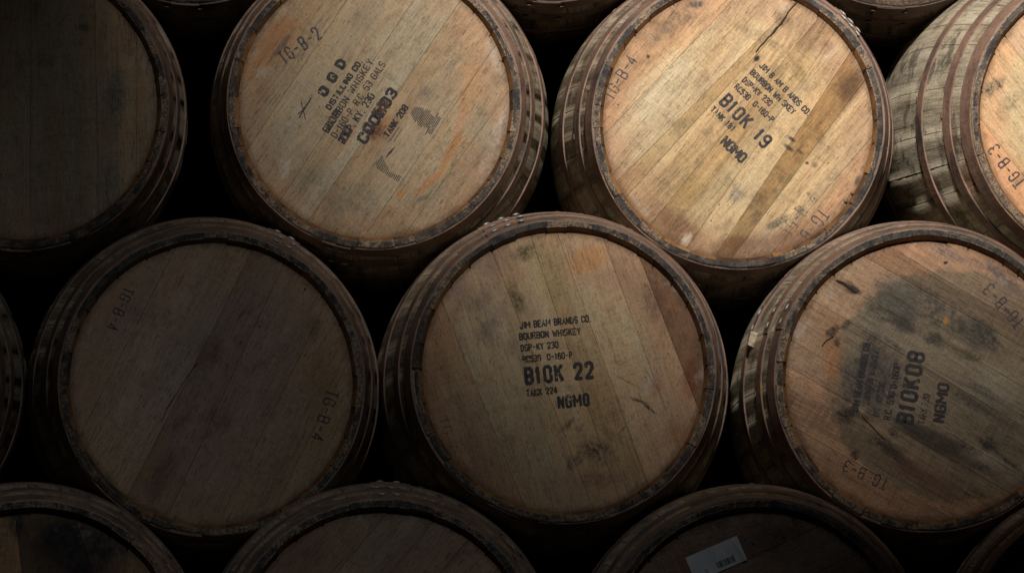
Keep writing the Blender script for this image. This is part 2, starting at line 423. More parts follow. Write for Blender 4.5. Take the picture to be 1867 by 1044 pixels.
def make_hoop(root, s0, s1, lap, rivets, seed, mat=M_HOOP, rivet_mat=M_RIVET):
    t = .0021
    r0, r1 = prof(s0), prof(s1); sm = (s0+s1)/2; rm = prof(sm)
    o0, o1 = s0-HALF, s1-HALF
    pts = [(o0, r0-.003), (o0, r0+t-.0005), (o0+.0007, r0+t+.0003), (sm-HALF, rm+t), (o1-.0007, r1+t+.0003), (o1, r1+t-.0005), (o1, r1-.003)]
    h = ring_obj('hoop', pts, mat, root, 112, wob=.0012, seed=seed)
    # lapped end with its two rivets
    dirn = 1
    pl = [(y, r+.0019) for (y, r) in pts]
    lapo = ring_obj('hoop_lap', pl, mat, h, 8, lap-.10, lap+.10, wob=0)
    for dv in rivets:
        a = lap+dv; rc = rm+t+.0018
        V = []; F = []; rr = [(.0072, 0), (.0070, .0018), (.0045, .0032)]
        ax = Vector((math.cos(a), 0, math.sin(a))); ta = Vector((-math.sin(a), 0, math.cos(a))); yy = Vector((0, 1, 0))
        cc = ax*rc + Vector((0, sm-HALF, RB))
        for (q, hgt) in rr:
            for e in range(10):
                f = e*math.pi/5; V.append(tuple(cc + ta*(q*math.cos(f)) + yy*(q*math.sin(f)) + ax*hgt))
        for L in range(2):
            for e in range(10): F.append((L*10+e, L*10+(e+1) % 10, L*10+10+(e+1) % 10, L*10+10+e))
        F.append(tuple(range(20, 30)))
        mesh_obj('rivet', V, F, rivet_mat, h)
    return h

# ---------------------------------------------------------------- lettering (stroke font on an 8x8 grid)
GL = {'A':'00 48 80|13 73','B':'00 08 68 87 85 64 04|65 83 81 60 00','C':'86 87 68 28 07 01 20 60 81 82','D':'00 08 58 86 82 50 00',
'E':'80 00 08 88|04 64','G':'86 87 68 28 07 01 20 60 81 84 54','H':'00 08|80 88|04 84','I':'40 48','J':'88 81 60 20 01 02','K':'00 08|88 03|35 80',
'L':'08 00 80','M':'00 08|08 43 88|88 80','N':'00 08|08 80|80 88','O':'40 60 81 87 68 28 07 01 20 40','P':'00 08 68 87 85 64 04','R':'00 08 68 87 85 64 04|54 80',
'S':'87 68 28 07 05 24 64 83 81 60 20 01','T':'08 88|48 40','U':'08 01 20 60 81 88','W':'08 20|20 46 60|60 88','Y':'08 44 88|44 40','1':'26 48|48 40',
'2':'06 07 28 68 87 85 00|00 80','3':'07 28 68 87 85 64 34|64 83 81 60 20 01','4':'60 68|68 02|02 82','5':'88 08 05 65 84 81 60 20 01','6':'87 68 28 07 01 20 60 81 83 65 25 03',
'8':'24 05 07 28 68 87 85 64 24 03 01 20 60 81 83 64','9':'01 20 60 81 87 68 28 07 05 24 64 85','-':'14 74','.':'30 50','|':'40 48'}
GL['0'] = GL['O']
def ribbon(pts, w, V, F, y):
    """mitred strip along pts (x, z), flat at depth y"""
    n = len(pts)
    if n < 2: return
    b = len(V)
    for i, p in enumerate(pts):
        d0 = (p - pts[i-1]).normalized() if i else None
        d1 = (pts[i+1] - p).normalized() if i < n-1 else None
        if d0 is None: d0 = d1
        if d1 is None: d1 = d0
        n0 = Vector((-d0.y, d0.x)); n1 = Vector((-d1.y, d1.x)); m = n0+n1
        m = n0 if m.length < 1e-4 else m.normalized()
        k = min(1.35, 1/max(.35, m.dot(n1)))
        q = p - d0*(w*.22) if i == 0 else (p + d1*(w*.22) if i == n-1 else p)
        for sg in (1, -1):
            z = q + m*(sg*w*.5*k); V.append((z.x, y, RB + z.y))
    for i in range(n-1): F.append((b+2*i, b+2*i+1, b+2*i+3, b+2*i+2))

def lettering(root, f, text, x0, y0, x1, y1, h, mat, weight=.17, name='stencil_lettering', skip='', wob=0., wide=1.):
    """text whose baseline runs between two points of the head, given in photo pixels"""
    cx, cy, ppm = f
    A = Vector(((x0-cx)/ppm, (cy-y0)/ppm)); B = Vector(((x1-cx)/ppm, (cy-y1)/ppm)); h = h*1.07/ppm
    d = (B-A).normalized(); up = Vector((-d.y, d.x)); L = (B-A).length
    adv = {'I': .45, '.': .45, ' ': .75, '1': .7, 'M': 1.25, 'W': 1.25, '|': .5}
    tot = sum(adv.get(c, 1.) for c in text); unit = L/(tot - .34)
    V = []; F = []; x = 0.; w = h*weight; rnd = random.Random(len(text)*7+int(x0))
    ydep = -HALF + HEAD_Y - .0009
    for ci, c in enumerate(text):
        a = adv.get(c, 1.)
        if c != ' ':
            gw = (a - (.44 if h*ppm > 24 else .36))*unit
            if c in 'I.1|': gw = a*unit*.6
            for si, st in enumerate(GL[c].split('|')):
                pts = []
                for q in st.split():
                    gx, gy = int(q[0])/8, int(q[1])/8
                    gx += rnd.uniform(-wob, wob); gy += rnd.uniform(-wob, wob)
                    pts.append(A + d*(x + gx*gw) + up*(w*.5 + gy*(h-w)))
                ribbon(pts, w, V, F, ydep - .00012*si - .00003*(ci % 2))
        x += a*unit + (.12*unit if c == '1' else 0) - (.12*unit if c == 'B' and text[ci+1:ci+2] == '1' else 0)
    F = [f_[::-1] for f_ in F]
    return mesh_obj(name, V, F, mat, root)

def stroke(root, f, pts, w, mat, name, dep=.0008, taper=False):
    cx, cy, ppm = f
    V = []; F = []
    P2 = [Vector(((x-cx)/ppm, (cy-y)/ppm)) for x, y in pts]
    ribbon(P2, w/ppm, V, F, -HALF + HEAD_Y - dep)
    if taper:
        n = len(P2)
        for i in range(n):
            t = i/(n-1); k = .12 + .88*math.sin(math.pi*min(1, .12+t*.88))
            for sg in (0, 1):
                v = V[2*i+sg]; p = P2[i]
                V[2*i+sg] = (p.x + (v[0]-p.x)*k, v[1], p.y + (v[2]-p.y)*k)
    return V, F

# ---------------------------------------------------------------- one barrel
def make_barrel(label, cx, cy, bx, by, y0, theta_deg, seams, tones, base, stains, lap_deg=None, roll=0.,
                seed=1, rivets=(-.045, .045), detailed=True, mat=None, staves=32, rivet_mat=None, **mk):
    """cx, cy: middle of the front rim; bx, by: middle of the belly outline (photo px); y0: depth of the rim"""
    p0 = at(cx, cy, y0); p1 = at(bx, by, y0 + .38)
    ax = (p1-p0).normalized()
    yw = -math.atan2(ax.x, ax.y); pt = math.asin(ax.z)
    root = bpy.data.objects.new('whiskey_barrel', None); col.objects.link(root)
    root.rotation_euler = (pt, 0, yw)
    Rm = root.rotation_euler.to_matrix()
    root.location = p0 - Rm @ Vector((0, -HALF, RB))
    root['label'] = label; root['category'] = 'barrel'; root['group'] = 'whiskey barrels in the stack'
    root.empty_display_size = .1
    ppm = FOC/(y0 + 8.0); f = (cx, cy, ppm)
    rnd = random.Random(seed); theta = R(theta_deg)
    if mat is None:
        mat = head_material('barrel_head_oak', cx, cy, ppm, theta, base, stains, **mk)
    # seams from pixel lines to the turned frame
    c, s = math.cos(theta), math.sin(theta); L = []
    for q in seams:
        if isinstance(q, tuple):
            xa, ya, xb, yb = q
            A = ((xa-cx)/ppm, (cy-ya)/ppm); B = ((xb-cx)/ppm, (cy-yb)/ppm)
            ua, pa = A[0]*c + A[1]*s, -A[0]*s + A[1]*c
            ub, pb = B[0]*c + B[1]*s, -B[0]*s + B[1]*c
            b = (pb-pa)/(ub-ua); L.append((pa - b*ua, b))
        else: L.append((q/ppm, 0.))
    make_boards(root, L, tones, theta, mat, rnd)
    # staves of uneven width
    ws = [rnd.uniform(.62, 1.35) for _ in range(staves)]; tot = sum(ws); a = roll + rnd.random()*.1
    for w in ws:
        b = a + w/tot*2*math.pi
        make_stave(root, a, b, rnd, detailed); a = b
    lap = R(lap_deg) if lap_deg is not None else rnd.uniform(3.6, 5.6)
    for i, (s0, s1) in enumerate(((.0045, .044), (.088, .120), (.224, .256), (.622, .658), (.758, .794), (.833, .8755))):
        if not detailed and i > 2: continue
        make_hoop(root, s0, s1, lap + rnd.uniform(-.03, .03), rivets if i < 3 else (), seed*10+i, rivet_mat=rivet_mat or M_RIVET)
    if detailed:
        for s0 in (.046, .121, .2575):
            for q in range(2):
                a_ = R(rnd.uniform(60, 200)); r_ = prof(s0); w_ = .0045
                V = [( (r_+dz)*math.cos(a_+da), s0 - HALF + dyy, RB + (r_+dz)*math.sin(a_+da)) for dz in (-.004, .0035) for dyy in (-.001, .006) for da in (-w_/r_, w_/r_)]
                mesh_obj('hoop_nail', V, [(0,1,3,2), (4,6,7,5), (0,4,5,1), (2,3,7,6), (0,2,6,4), (1,5,7,3)], M_HOOP, root)
    ring = ring_obj('back_head', [(.41, .001), (.41, .267), (.425, .267), (.425, .001)], M_STAVE, root, 24)
    return root, f

T = lambda *a: a
def blots(seed, n, x0, x1, y0, y1, ang, cols, size=(8, 34), st=(.4, .8), thin=.45):
    q = random.Random(seed)
    return [(q.uniform(x0, x1), q.uniform(y0, y1), q.uniform(*size), q.uniform(*size)*thin, ang + q.uniform(-16, 16), q.choice(cols), q.uniform(*st), .75, 1.0, q.uniform(24, 46), .4) for _ in range(n)]
# stain: x, y, rx(negative = outside of the patch), ry, angle, colour, strength, softness, raggedness, noise scale, speckle
# ------------------------------------------------ row 2 (upper of the two full rows)
oak = (.455, .345, .213)
# C
C, fC = make_barrel('brightly lit upper row barrel with a long black crack and a stencil ending in 19', 1347, 223, 1315, 256, .3, 51,
    [(1131,214,1330,6), (1197,258,1352,102), (1134,367,1377,102), (1180,417,1441,96), (1259,445,1480,122), (1301,473,1554,93), (1340,464,1575,152), (1440,425,1605,235)],
    [T(1.05,.93,.84), T(1.02,.98,.92), T(.88,.80,.66), T(1.12,1.10,1.04), T(.95,.88,.74), T(1.12,1.08,1.0), T(.70,.57,.40), T(1.06,1.04,.99), T(1.10,1.0,.92)][::-1],
    oak, [
    (1347,235,-232,222,0, (.35,.225,.145), .62, .22, .35, 16, .15),
    *blots(8, 9, 1340, 1590, 320, 450, -50, [(.16,.15,.13), (.08,.095,.10), (.30,.19,.12), (.12,.11,.09)], (10, 36), (.4,.75)), *blots(9, 8, 1120, 1330, 15, 120, -48, [(.18,.13,.09), (.36,.22,.13), (.11,.10,.09)], (10, 34), (.35,.6)),
    *blots(10, 6, 1440, 1580, 30, 180, -50, [(.16,.10,.075), (.42,.34,.27), (.12,.08,.06)], (12, 40), (.4,.65)),
    (1195,165,50,125,45, (.48,.41,.29), .62, .45, .5, 20, .1),
    (1120,230,60,100,20, (.42,.26,.17), .4, .6, .5, 14, .2),
    (1240,30,60,26,-20, GREYD, .55, .8, .8, 22, .6),
    (1270,4,24,12,0, BLUEB, .8, .8, .8, 40, .4),
    (1200,60,50,26,-38, GREYD, .35, .9, .8, 30, .6),
    (1232,408,76,34,35, (.17,.095,.06), .62, .7, .6, 26, .25),
    (1255,345,60,42,-50, OLIVE, .35, .8, .4, 14, .1),
    (1500,140,50,26,-50, (.22,.14,.09), .5, .8, .6, 22, .5),
    (1480,60,60,44,-30, (.20,.12,.09), .45, .8, .6, 20, .5),
    (1554,150,42,30,-52, (.12,.075,.05), .75, .7, .4, 24, .2),
    (1580,130,14,44,-25, WHITE, .4, .8, .7, 30, .5),
    (1395,430,26,14,-40, WHITE, .3, .8, .6, 40, .5),
    (1385,62,70,14,28, (.22,.16,.10), .5, .7, .9, 26, .3), (1460,130,16,56,-26, (.23,.16,.10), .5, .7, .9, 26, .3), (1185,330,40,60,-10, (.34,.21,.13), .4, .7, .8, 24, .2),
    (1330,450,60,26,-10, (.20,.11,.07), .6, .6, .5, 26, .2),
    (1400,455,190,44,-12, (.19,.115,.075), .75, .6, .5, 20, .2), (1120,330,34,90,-28, (.26,.15,.10), .45, .7, .6, 20, .3), (1240,425,60,34,38, (.20,.115,.075), .5, .6, .6, 22, .25),
    (1385,360,42,26,-52, GREYD, .45, .9, .7, 30, .6),
    (1420,405,34,12,-30, BLUEB, .75, .8, .7, 40, .5),
    (1460,385,20,14,-50, BLUEB, .5, .9, .7, 40, .6),
    (1446,252,14,5,38, BLUEB, .9, .8, .4, 60, .2), (1440,268,18,6,38, BLUEB, .8, .8, .4, 60, .2), (1462,276,12,5,38, BLUEB, .6, .8, .4, 60, .2),
    (1488,300,10,8,0, BLUEB, .5, .9, .4, 60, .2), (1474,296,5,4,0, (.12,.03,.02), .9, .7, .3, 60, 0),
    (1382,104,9,7,-50, (.02,.015,.015), .95, .7, .3, 60, 0), (1182,101,6,6,0, (.04,.03,.02), .8, .8, .3, 50, 0),
    (1430,30,22,26,-50, (.05,.025,.03), .6, .9, .5, 60, .6),
    (1250,440,10,22,28, WHITE, .8, .6, .6, 40, .3),
    (1567,330,7,16,20, BLUEB, .8, .7, .5, 60, .3),
    (1530,370,60,30,-52, (.46,.27,.17), .35, .8, .5, 20, .2),
    (1500,215,20,60,38, (.40,.25,.12), .3, .8, .5, 20, .2)],
    lap_deg=43, seed=11, worn=.6, rings=.9, saw=.5, spots=.9, grainy=.7, rivets=(-.09,-.02,.05))
for args in (('JIM B AM B ANDS CO.', 1385.7,118.6,1473.8,209, 11.5), ('BOURBON WH SKEY', 1368.8,131.9,1446,207.4, 11.5), ('DSP-KY 230', 1353.8,146.2,1403.8,191.8, 11.5),
             ('RC53G  0-160-P', 1339.5,158.7,1406,221.5, 11.5), ('TANK 181', 1295.4,200,1334,237.6, 11.5)):
    lettering(C, fC, *args, M_INK, .19)
lettering(C, fC, 'B10K 19', 1312,187,1391,269.5, 26, M_INK, .18)
lettering(C, fC, 'NGMO', 1313.5,261.5,1350.5,297, 20, M_INK, .2)
lettering(C, fC, 'TG-B-4', 1117,183,1163,109, 22, M_PEN, .10, 'marker_lettering', wob=.04)
lettering(C, fC, 'TG-B-4', 1444,432,1495,362, 24, M_PENF, .10, 'marker_lettering', wob=.04)
lettering(C, fC, 'TG-B-', 1496,378,1448,440, 24, M_PEN, .09, 'marker_lettering', wob=.04)
V, F = stroke(C, fC, [(1381,92),(1388,82),(1396,74),(1404,64),(1414,56),(1424,42),(1430,34),(1436,27),(1440,18),(1447,10),(1454,3),(1462,-8)], 2.8, M_CRACK, 'crack')
mesh_obj('crack', V, [q[::-1] for q in F], M_CRACK, C)
V, F = stroke(C, fC, [(1408,62),(1418,47),(1428,40),(1434,28)], 3.0, M_CRACK, 'crack', .0010)
mesh_obj('crack', V, [q[::-1] for q in F], M_CRACK, C)
for (x, y) in ((1545,366),(1557,351)):
    cx_, cy_, ppm_ = fC
    bp = Vector(((x-cx_)/ppm_, -HALF+HEAD_Y-.003, RB+(cy_-y)/ppm_)); V = []; F = []
    for i in range(5):
        ph = math.pi*i/8
        for e in range(8): V.append((bp.x+.0042*math.cos(ph)*math.cos(e*.785), bp.y+.003-.007*math.sin(ph), bp.z+.0042*math.cos(ph)*math.sin(e*.785)))
    for i in range(4):
        for e in range(8): F.append((i*8+e, i*8+(e+1) % 8, i*8+8+(e+1) % 8, i*8+8+e))
    mesh_obj('seepage_bead', V, F, M_SEEP, C, smooth=True)

# B
B, fB = make_barrel('upper row barrel with smudged black print, striped stamp marks and an orange streak', 682, 187, 692, 220, .3, 56,
    [(445,280,560,105), (500,380,735,25), (565,397,820,27), (665,430,905,80), (780,370,929,164)],
    [T(.92,.90,.86), T(1,1,.97), T(.98,.99,.97), T(1.04,1.02,.98), T(1.0,.98,.92), T(.93,.88,.82)][::-1],
    (.34,.265,.18), [
    *blots(1, 14, 815, 930, 60, 400, -55, [(.56,.50,.46), (.17,.145,.11), (.42,.25,.15), (.13,.12,.10), (.50,.42,.36)], (14, 46)), *blots(2, 7, 440, 520, 20, 330, -58, [(.52,.47,.43), (.36,.19,.10), (.16,.15,.13)], (12, 36)), *blots(3, 7, 560, 800, 350, 430, -50, [(.14,.13,.10), (.40,.26,.18), (.18,.19,.15)], (16, 50), (.35,.6)),
    (682,187,-238,238,0, (.40,.25,.16), .42, .3, .5, 14, .2),
    (500,75,34,80,36, (.36,.17,.08), .75, .55, .7, 18, .3),
    (480,20,26,26,0, BLUEB, .5, .8, .7, 22, .6),
    (512,80,9,52,36, (.05,.075,.09), .65, .8, .6, 40, .3),
    (455,130,24,34,10, ORANGE, .45, .7, .8, 24, .3),
    (478,130,24,16,0, WHITE, .35, .8, .8, 30, .4),
    (860,150,38,60,10, (.42,.22,.11), .55, .7, .8, 20, .25),
    (862,60,40,70,-30, (.40,.25,.16), .45, .7, .8, 20, .3),
    (850,205,18,34,-12, ORANGE, .5, .6, .7, 30, .15),
    (822,275,12,48,30, ORANGE, .6, .45, .6, 40, .05),
    (790,325,10,36,52, ORANGE, .6, .45, .6, 40, .05), (836,235,13,34,20, ORANGE, .55, .5, .7, 34, .1), (765,348,9,20,60, ORANGE, .5, .5, .6, 40, .1), (856,262,22,5,10, ORANGE, .5, .7, .8, 40, .2), (845,300,24,6,30, ORANGE, .45, .7, .8, 40, .2),
    (730,353,10,9,-40, ORANGE, .85, .5, .6, 50, 0),
    (770,362,16,7,-20, (.08,.10,.08), .6, .7, .6, 50, .2),
    (880,240,34,54,-30, (.30,.26,.19), .6, .7, .8, 24, .3),
    (905,250,16,70,24, WHITE, .6, .7, .8, 34, .35),
    (905,100,18,50,-20, WHITE, .4, .8, .8, 30, .45),
    (620,365,60,44,-30, (.13,.13,.10), .42, .9, .8, 22, .45),
    (670,370,46,30,-30, (.15,.16,.13), .40, .9, .8, 30, .5),
    (560,320,60,44,-30, (.21,.19,.13), .4, .9, .7, 18, .2),
    (660,425,190,34,2, (.24,.16,.10), .55, .7, .6, 20, .3), (890,300,40,110,32, (.24,.17,.11), .45, .8, .7, 22, .4),
    (700,395,70,24,-8, (.33,.20,.13), .5, .8, .6, 20, .25),
    (505,350,30,50,-35, (.40,.22,.12), .4, .8, .6, 22, .3),
    (776,168,24,22,-20, (.12,.115,.11), .5, .9, .7, 40, .5),
    (695,232,40,22,-50, (.35,.16,.07), .6, .8, .7, 40, .3),
    (684,238,17,26,32, (.10,.03,.02), .75, .7, .8, 60, .45),
    (630,258,12,60,34, (.40,.20,.10), .35, .8, .5, 30, .1),
    (760,40,46,50,-36, (.30,.235,.155), .35, .8, .5, 20, .1),
    (455,300,22,50,-20, WHITE, .25, .8, .8, 30, .45)],
    lap_deg=255, seed=21, worn=.5, rings=1.2, saw=.2, spots=.35, grainy=.5)
def PB(cx, cy): return (560+cx/4.017, 90+cy/4.017)
for t, a, b, h, m, w in (('O G D', (140,340), (290,100), 19, M_INK, .30), ('DISTILLING CO.', (170,440), (404,92), 11.5, M_INK, .23), ('BOURBON WHISKEY', (155,610), (488,88), 13, M_INK, .13),
                      ('D-160-P. R.C. 53 GALS', (215,648), (574,110), 13, M_INK, .12), ('D.S.P. KY. 230', (275,690), (498,340), 14, M_INK, .17), ('C00L03', (435,690), (668,318), 21, M_INK, .24),
                      ('TANK 208', (600,642), (745,425), 12.5, M_INK, .2)):
    lettering(B, fB, t, *PB(*a), *PB(*b), h, m, w)
lettering(B, fB, 'BOB', *PB(160,600), *PB(250,460), 14, M_FAINT, .3)
lettering(B, fB, 'EBE', *PB(285,680), *PB(345,560), 16, M_FAINT, .34)
lettering(B, fB, '0 88', *PB(470,610), *PB(600,400), 20, M_RUBY, .3)
lettering(B, fB, 'TG-B-2', 518,116,588,66, 25, M_PEN, .11, 'marker_lettering', wob=.05)
V = []; F = []
def add(pts, w, dep=.0008):
    v, f = stroke(B, fB, pts, w, None, '', dep); n = len(V)
    F.extend([tuple(i+n for i in q) for q in f]); V.extend(v)
rh = random.Random(5)
for i in range(19):                       # striped stamp, upper piece
    t = i/18; c0 = PB(775+t*170, 440+t*115); ln = (7+9*math.sin(t*math.pi)+(13 if i > 14 else 0))*rh.uniform(.8, 1.15)
    d = (.52, -.854); add([(c0[0]-d[0]*ln, c0[1]-d[1]*ln), (c0[0]+d[0]*ln*.9, c0[1]+d[1]*ln*.9)], 1.5)
mesh_obj('striped_stamp', V, [q[::-1] for q in F], M_INK, B); V = []; F = []
for i in range(15):                       # lower piece
    t = i/14; c0 = PB(505+t*165, 850+t*105); up = 16*(1-t)*max(0, 1-t*1.3)+5+(3 if i > 12 else 0)
    d = (.52, -.854); add([(c0[0]-d[0]*3, c0[1]-d[1]*3), (c0[0]+d[0]*up, c0[1]+d[1]*up)], 1.5)
for i in range(4):
    c0 = PB(575+i*13, 790-i*12); add([(c0[0], c0[1]), (c0[0]+.52*13, c0[1]-.854*13)], 1.2)
mesh_obj('striped_stamp', V, [q[::-1] for q in F], M_INK, B); V = []; F = []
for i, l in enumerate((18, 24, 12, 9, 8)):
    c0 = PB(505+i*22, 620+i*14); add([(c0[0], c0[1]), (c0[0]+.52*l, c0[1]-.854*l)], 1.0)
for i in (0, 1):
    c0 = PB(610+i*24, 665+i*8); add([c0, (c0[0]+.52*30, c0[1]-.854*30)], 1.0)
mesh_obj('striped_stamp', V, [q[::-1] for q in F], M_INK, B)
V = []; F = []
add([(545,213),(553,197),(562,185),(566,177)], 2.6); add([(543,206),(556,196)], 1.8, .0010); add([(548,184),(556,216)], 1.6, .0012)
mesh_obj('pen_cross', V, [q[::-1] for q in F], M_INK, B)

# A
A, fA = make_barrel('dark barrel cut by the left edge in the upper row, boards standing upright', 39, 188, 34, 220, .3, 91,
    [(-60,0,-60,400), (55,0,57,430), (172,0,182,430), (248,60,250,380)], [T(.9,.8,.7), T(.95,.92,.86), T(.85,.82,.76), T(1.1,1.05,.98), T(1,.98,.95)][::-1],
    (.33,.26,.185), [
    (212,170,30,70,0, (.10,.11,.11), .65, .7, .9, 22, .5), (235,60,34,60,10, (.22,.12,.09), .4, .8, .6, 20, .3),
    (255,180,16,120,0, (.36,.20,.10), .6, .7, .6, 20, .2), (120,400,110,40,0, (.26,.16,.12), .5, .8, .6, 16, .4),
    (150,45,20,14,0, GREYD, .7, .8, .7, 40, .3), (80,110,30,20,0, GREYD, .4, .9, .8, 30, .5), (200,330,30,50,0, (.12,.10,.09), .5, .9, .8, 30, .5)],
    seed=31, worn=.5, lap_deg=270)

# D
D, fD = make_barrel('brightest barrel, cut by the right edge, its weathered staves and three rusty hoops showing', 2031, 210, 1938, 238, .3, -52,
    [-200,-135,-70,0,66,140,205], [T(1.15,.95,.82), T(1.05,1.02,.92), T(1.1,1.02,.9), T(1,1,1)], (.50,.35,.21), [
    (2040,205,-225,225,0, (.52,.33,.205), .7, .2, .3, 16, .1), (1900,190,90,150,0, (.50,.43,.29), .5, .4, .4, 14, .1),
    (1808,160,36,16,-40, GREYD, .85, .7, .8, 34, .5), (1840,190,44,22,-50, GREYD, .5, .9, .8, 34, .6), (1796,120,20,36,30, (.50,.25,.12), .5, .8, .6, 30, .3),
    (1858,330,22,12,-50, GREYD, .5, .9, .8, 40, .5)], roll=.05, seed=42, worn=.35, staves=27, lap_deg=350)
lettering(D, fD, 'TG-B-3', 1868,332,1815,262, 23, M_PEN, .12, 'marker_lettering', wob=.03)

# ------------------------------------------------ row 1
E, fE = make_barrel('dark stencil-free barrel with faint marker writing at both sides and a split seam', 387, 698, 370, 719, 0., 63,
    [(150,790,300,490), (241,891,460,456), (310,935,525,462), (400,950,590,560), (500,930,640,650)],
    [T(1.0,.95,.92), T(1.08,1.04,1.0), T(.74,.65,.61), T(.84,.76,.72), T(.90,.86,.80), T(.98,.94,.84)][::-1],
    (.40,.285,.225), [
    *blots(12, 7, 200, 600, 480, 900, -63, [(.22,.14,.12), (.19,.15,.14), (.34,.27,.22)], (16, 60), (.2,.4), .3),
    (387,696,-225,240,0, (.36,.25,.155), .5, .4, .5, 12, .2), (350,640,70,160,28, (.30,.27,.22), .5, .8, .5, 10, .1),
    (300,860,30,70,28, (.17,.10,.085), .5, .7, .5, 14, .2), (380,640,40,40,0, (.17,.09,.08), .5, .8, .7, 20, .4),
    (590,700,40,90,0, (.33,.21,.10), .5, .8, .5, 14, .1), (575,600,26,30,0, GREYD, .45, .9, .8, 26, .5), (400,760,40,34,0, (.16,.13,.11), .4, .9, .8, 20, .4),
    (300,580,20,20,0, BLUEB, .35, .9, .8, 60, .7), (250,560,60,30,0, (.22,.13,.12), .4, .9, .8, 20, .4), (474,593,4,3,0, RED, .8, .8, .2, 60, 0), (557,524,3,3,0, INK, .9, .8, .2, 60, 0)],
    lap_deg=62, seed=51, worn=.5, grainy=.5)
lettering(E, fE, 'TG-B-4', 226,520,194,595, 20, M_PEN, .10, 'marker_lettering', wob=.04)
lettering(E, fE, 'TG-B-4', 598,706,568,796, 22, M_PEN, .11, 'marker_lettering', wob=.04)
V, F = stroke(E, fE, [(362,661),(354,668),(346,681),(335,696),(330,706),(316,727),(305,745),(296,768)], 1.3, None, '')
mesh_obj('crack', V, [q[::-1] for q in F], M_CRACK, E)

Fb, fF = make_barrel('middle barrel with upright stencil ending in 22 and a dark board at its right', 1028, 675, 1004, 713, 0., 108,
    [(800,530,957,924), (908,478,1060,870), (970,428,1128,908), (1020,425,1185,890), (1100,420,1235,800), (1175,478,1249,673)],
    [T(.90,.76,.68), T(1.0,.98,.94), T(1.05,1.0,.92), T(1.0,.98,.90), T(1.02,.98,.92), T(.95,.88,.82), T(.44,.34,.29)][::-1],
    (.47,.36,.235), [
    *blots(5, 8, 800, 940, 450, 650, -72, [(.17,.13,.11), (.13,.115,.10), (.34,.24,.20), (.44,.33,.17)], (14, 50), (.35,.65)), *blots(16, 9, 1190, 1275, 470, 700, -72, [(.07,.05,.045), (.12,.07,.055), (.20,.12,.09)], (16, 50), (.5,.8), .3), *blots(6, 6, 1180, 1275, 500, 850, -72, [(.30,.13,.07), (.14,.08,.07), (.46,.42,.40)], (12, 40), (.4,.7)), *blots(7, 8, 1000, 1180, 760, 900, -60, [(.09,.06,.055), (.12,.09,.08), (.16,.10,.08)], (8, 26), (.4,.7)),
    (1010,690,-235,215,0, (.42,.27,.175), .55, .35, .4, 14, .15),
    (1000,500,44,80,-18, (.38,.31,.15), .42, .7, .4, 12, .05),
    (942,540,18,56,-22, (.09,.075,.035), .8, .85, .7, 30, .4), (962,455,32,24,-10, (.08,.07,.03), .85, .85, .8, 34, .5),
    (1075,470,50,34,-20, (.46,.24,.11), .65, .6, .5, 18, .1), (1130,500,50,44,-30, (.34,.20,.15), .45, .8, .5, 18, .2),
    (872,555,30,26,-50, (.13,.12,.10), .5, .9, .8, 30, .5), (905,470,60,36,-30, (.27,.17,.14), .55, .8, .6, 20, .3),
    (830,520,26,60,-22, (.20,.14,.15), .45, .8, .6, 24, .3), (1190,545,22,70,-18, (.13,.075,.065), .55, .8, .6, 30, .3),
    (1262,690,20,60,8, (.30,.12,.06), .7, .7, .6, 30, .3), (1240,790,34,36,0, (.34,.17,.08), .65, .8, .6, 20, .2), (1230,850,30,20,-50, (.22,.24,.24), .6, .8, .8, 40, .4),
    (1085,820,52,34,30, (.09,.055,.052), .85, .9, .9, 30, .6), (1095,870,60,26,0, (.15,.08,.075), .5, .9, .9, 26, .6), (1115,790,30,14,40, (.12,.10,.03), .5, .9, .7, 30, .4),
    (1165,728,22,5,20, INK, .85, .7, .6, 60, .5), (1185,742,24,4,38, INK, .8, .7, .5, 60, .6), (1140,690,40,3,28, INK, .5, .8, .5, 50, .8), (1190,690,30,3,60, INK, .4, .8, .5, 50, .8),
    (963,740,20,12,0, INK, .35, .9, .9, 60, .7), (1092,745,34,70,-12, (.36,.24,.10), .4, .8, .5, 16, .1), (1128,730,6,20,-20, ORANGE, .5, .8, .5, 30, .2), (1118,752,6,8,-30, ORANGE, .6, .8, .5, 50, .2),
    (790,720,14,60,0, ORANGE, .35, .8, .5, 30, .2)],
    lap_deg=112, seed=66, worn=.6, grainy=.55, rivets=(-.14,-.05,.04))
def PF(cx, cy): return (930+cx/4.745, 550+cy/4.745)
for t, a, b, h in (('JIM BEAM BRANDS CO.', (95,224), (706,160), 12.5), ('BOURBON WHISKEY', (90,322), (618,270), 12.5), ('DSP-KY 230', (103,420), (424,388), 12), ('RC53G  0-160-P.', (118,518), (556,476), 12),
                   ('TANK 224', (150,815), (412,783), 12.5)):
    lettering(Fb, fF, t, *PF(*a), *PF(*b), h, M_INK, .19)
lettering(Fb, fF, 'B10K 22', *PF(148,712), *PF(735,655), 31, M_INK, .19)
lettering(Fb, fF, 'NGMO', *PF(430,920), *PF(694,893), 23, M_INK, .2)
lettering(Fb, fF, 'TG-B', 799,762,819,826, 17, M_PENF, .1, 'marker_lettering', wob=.04)

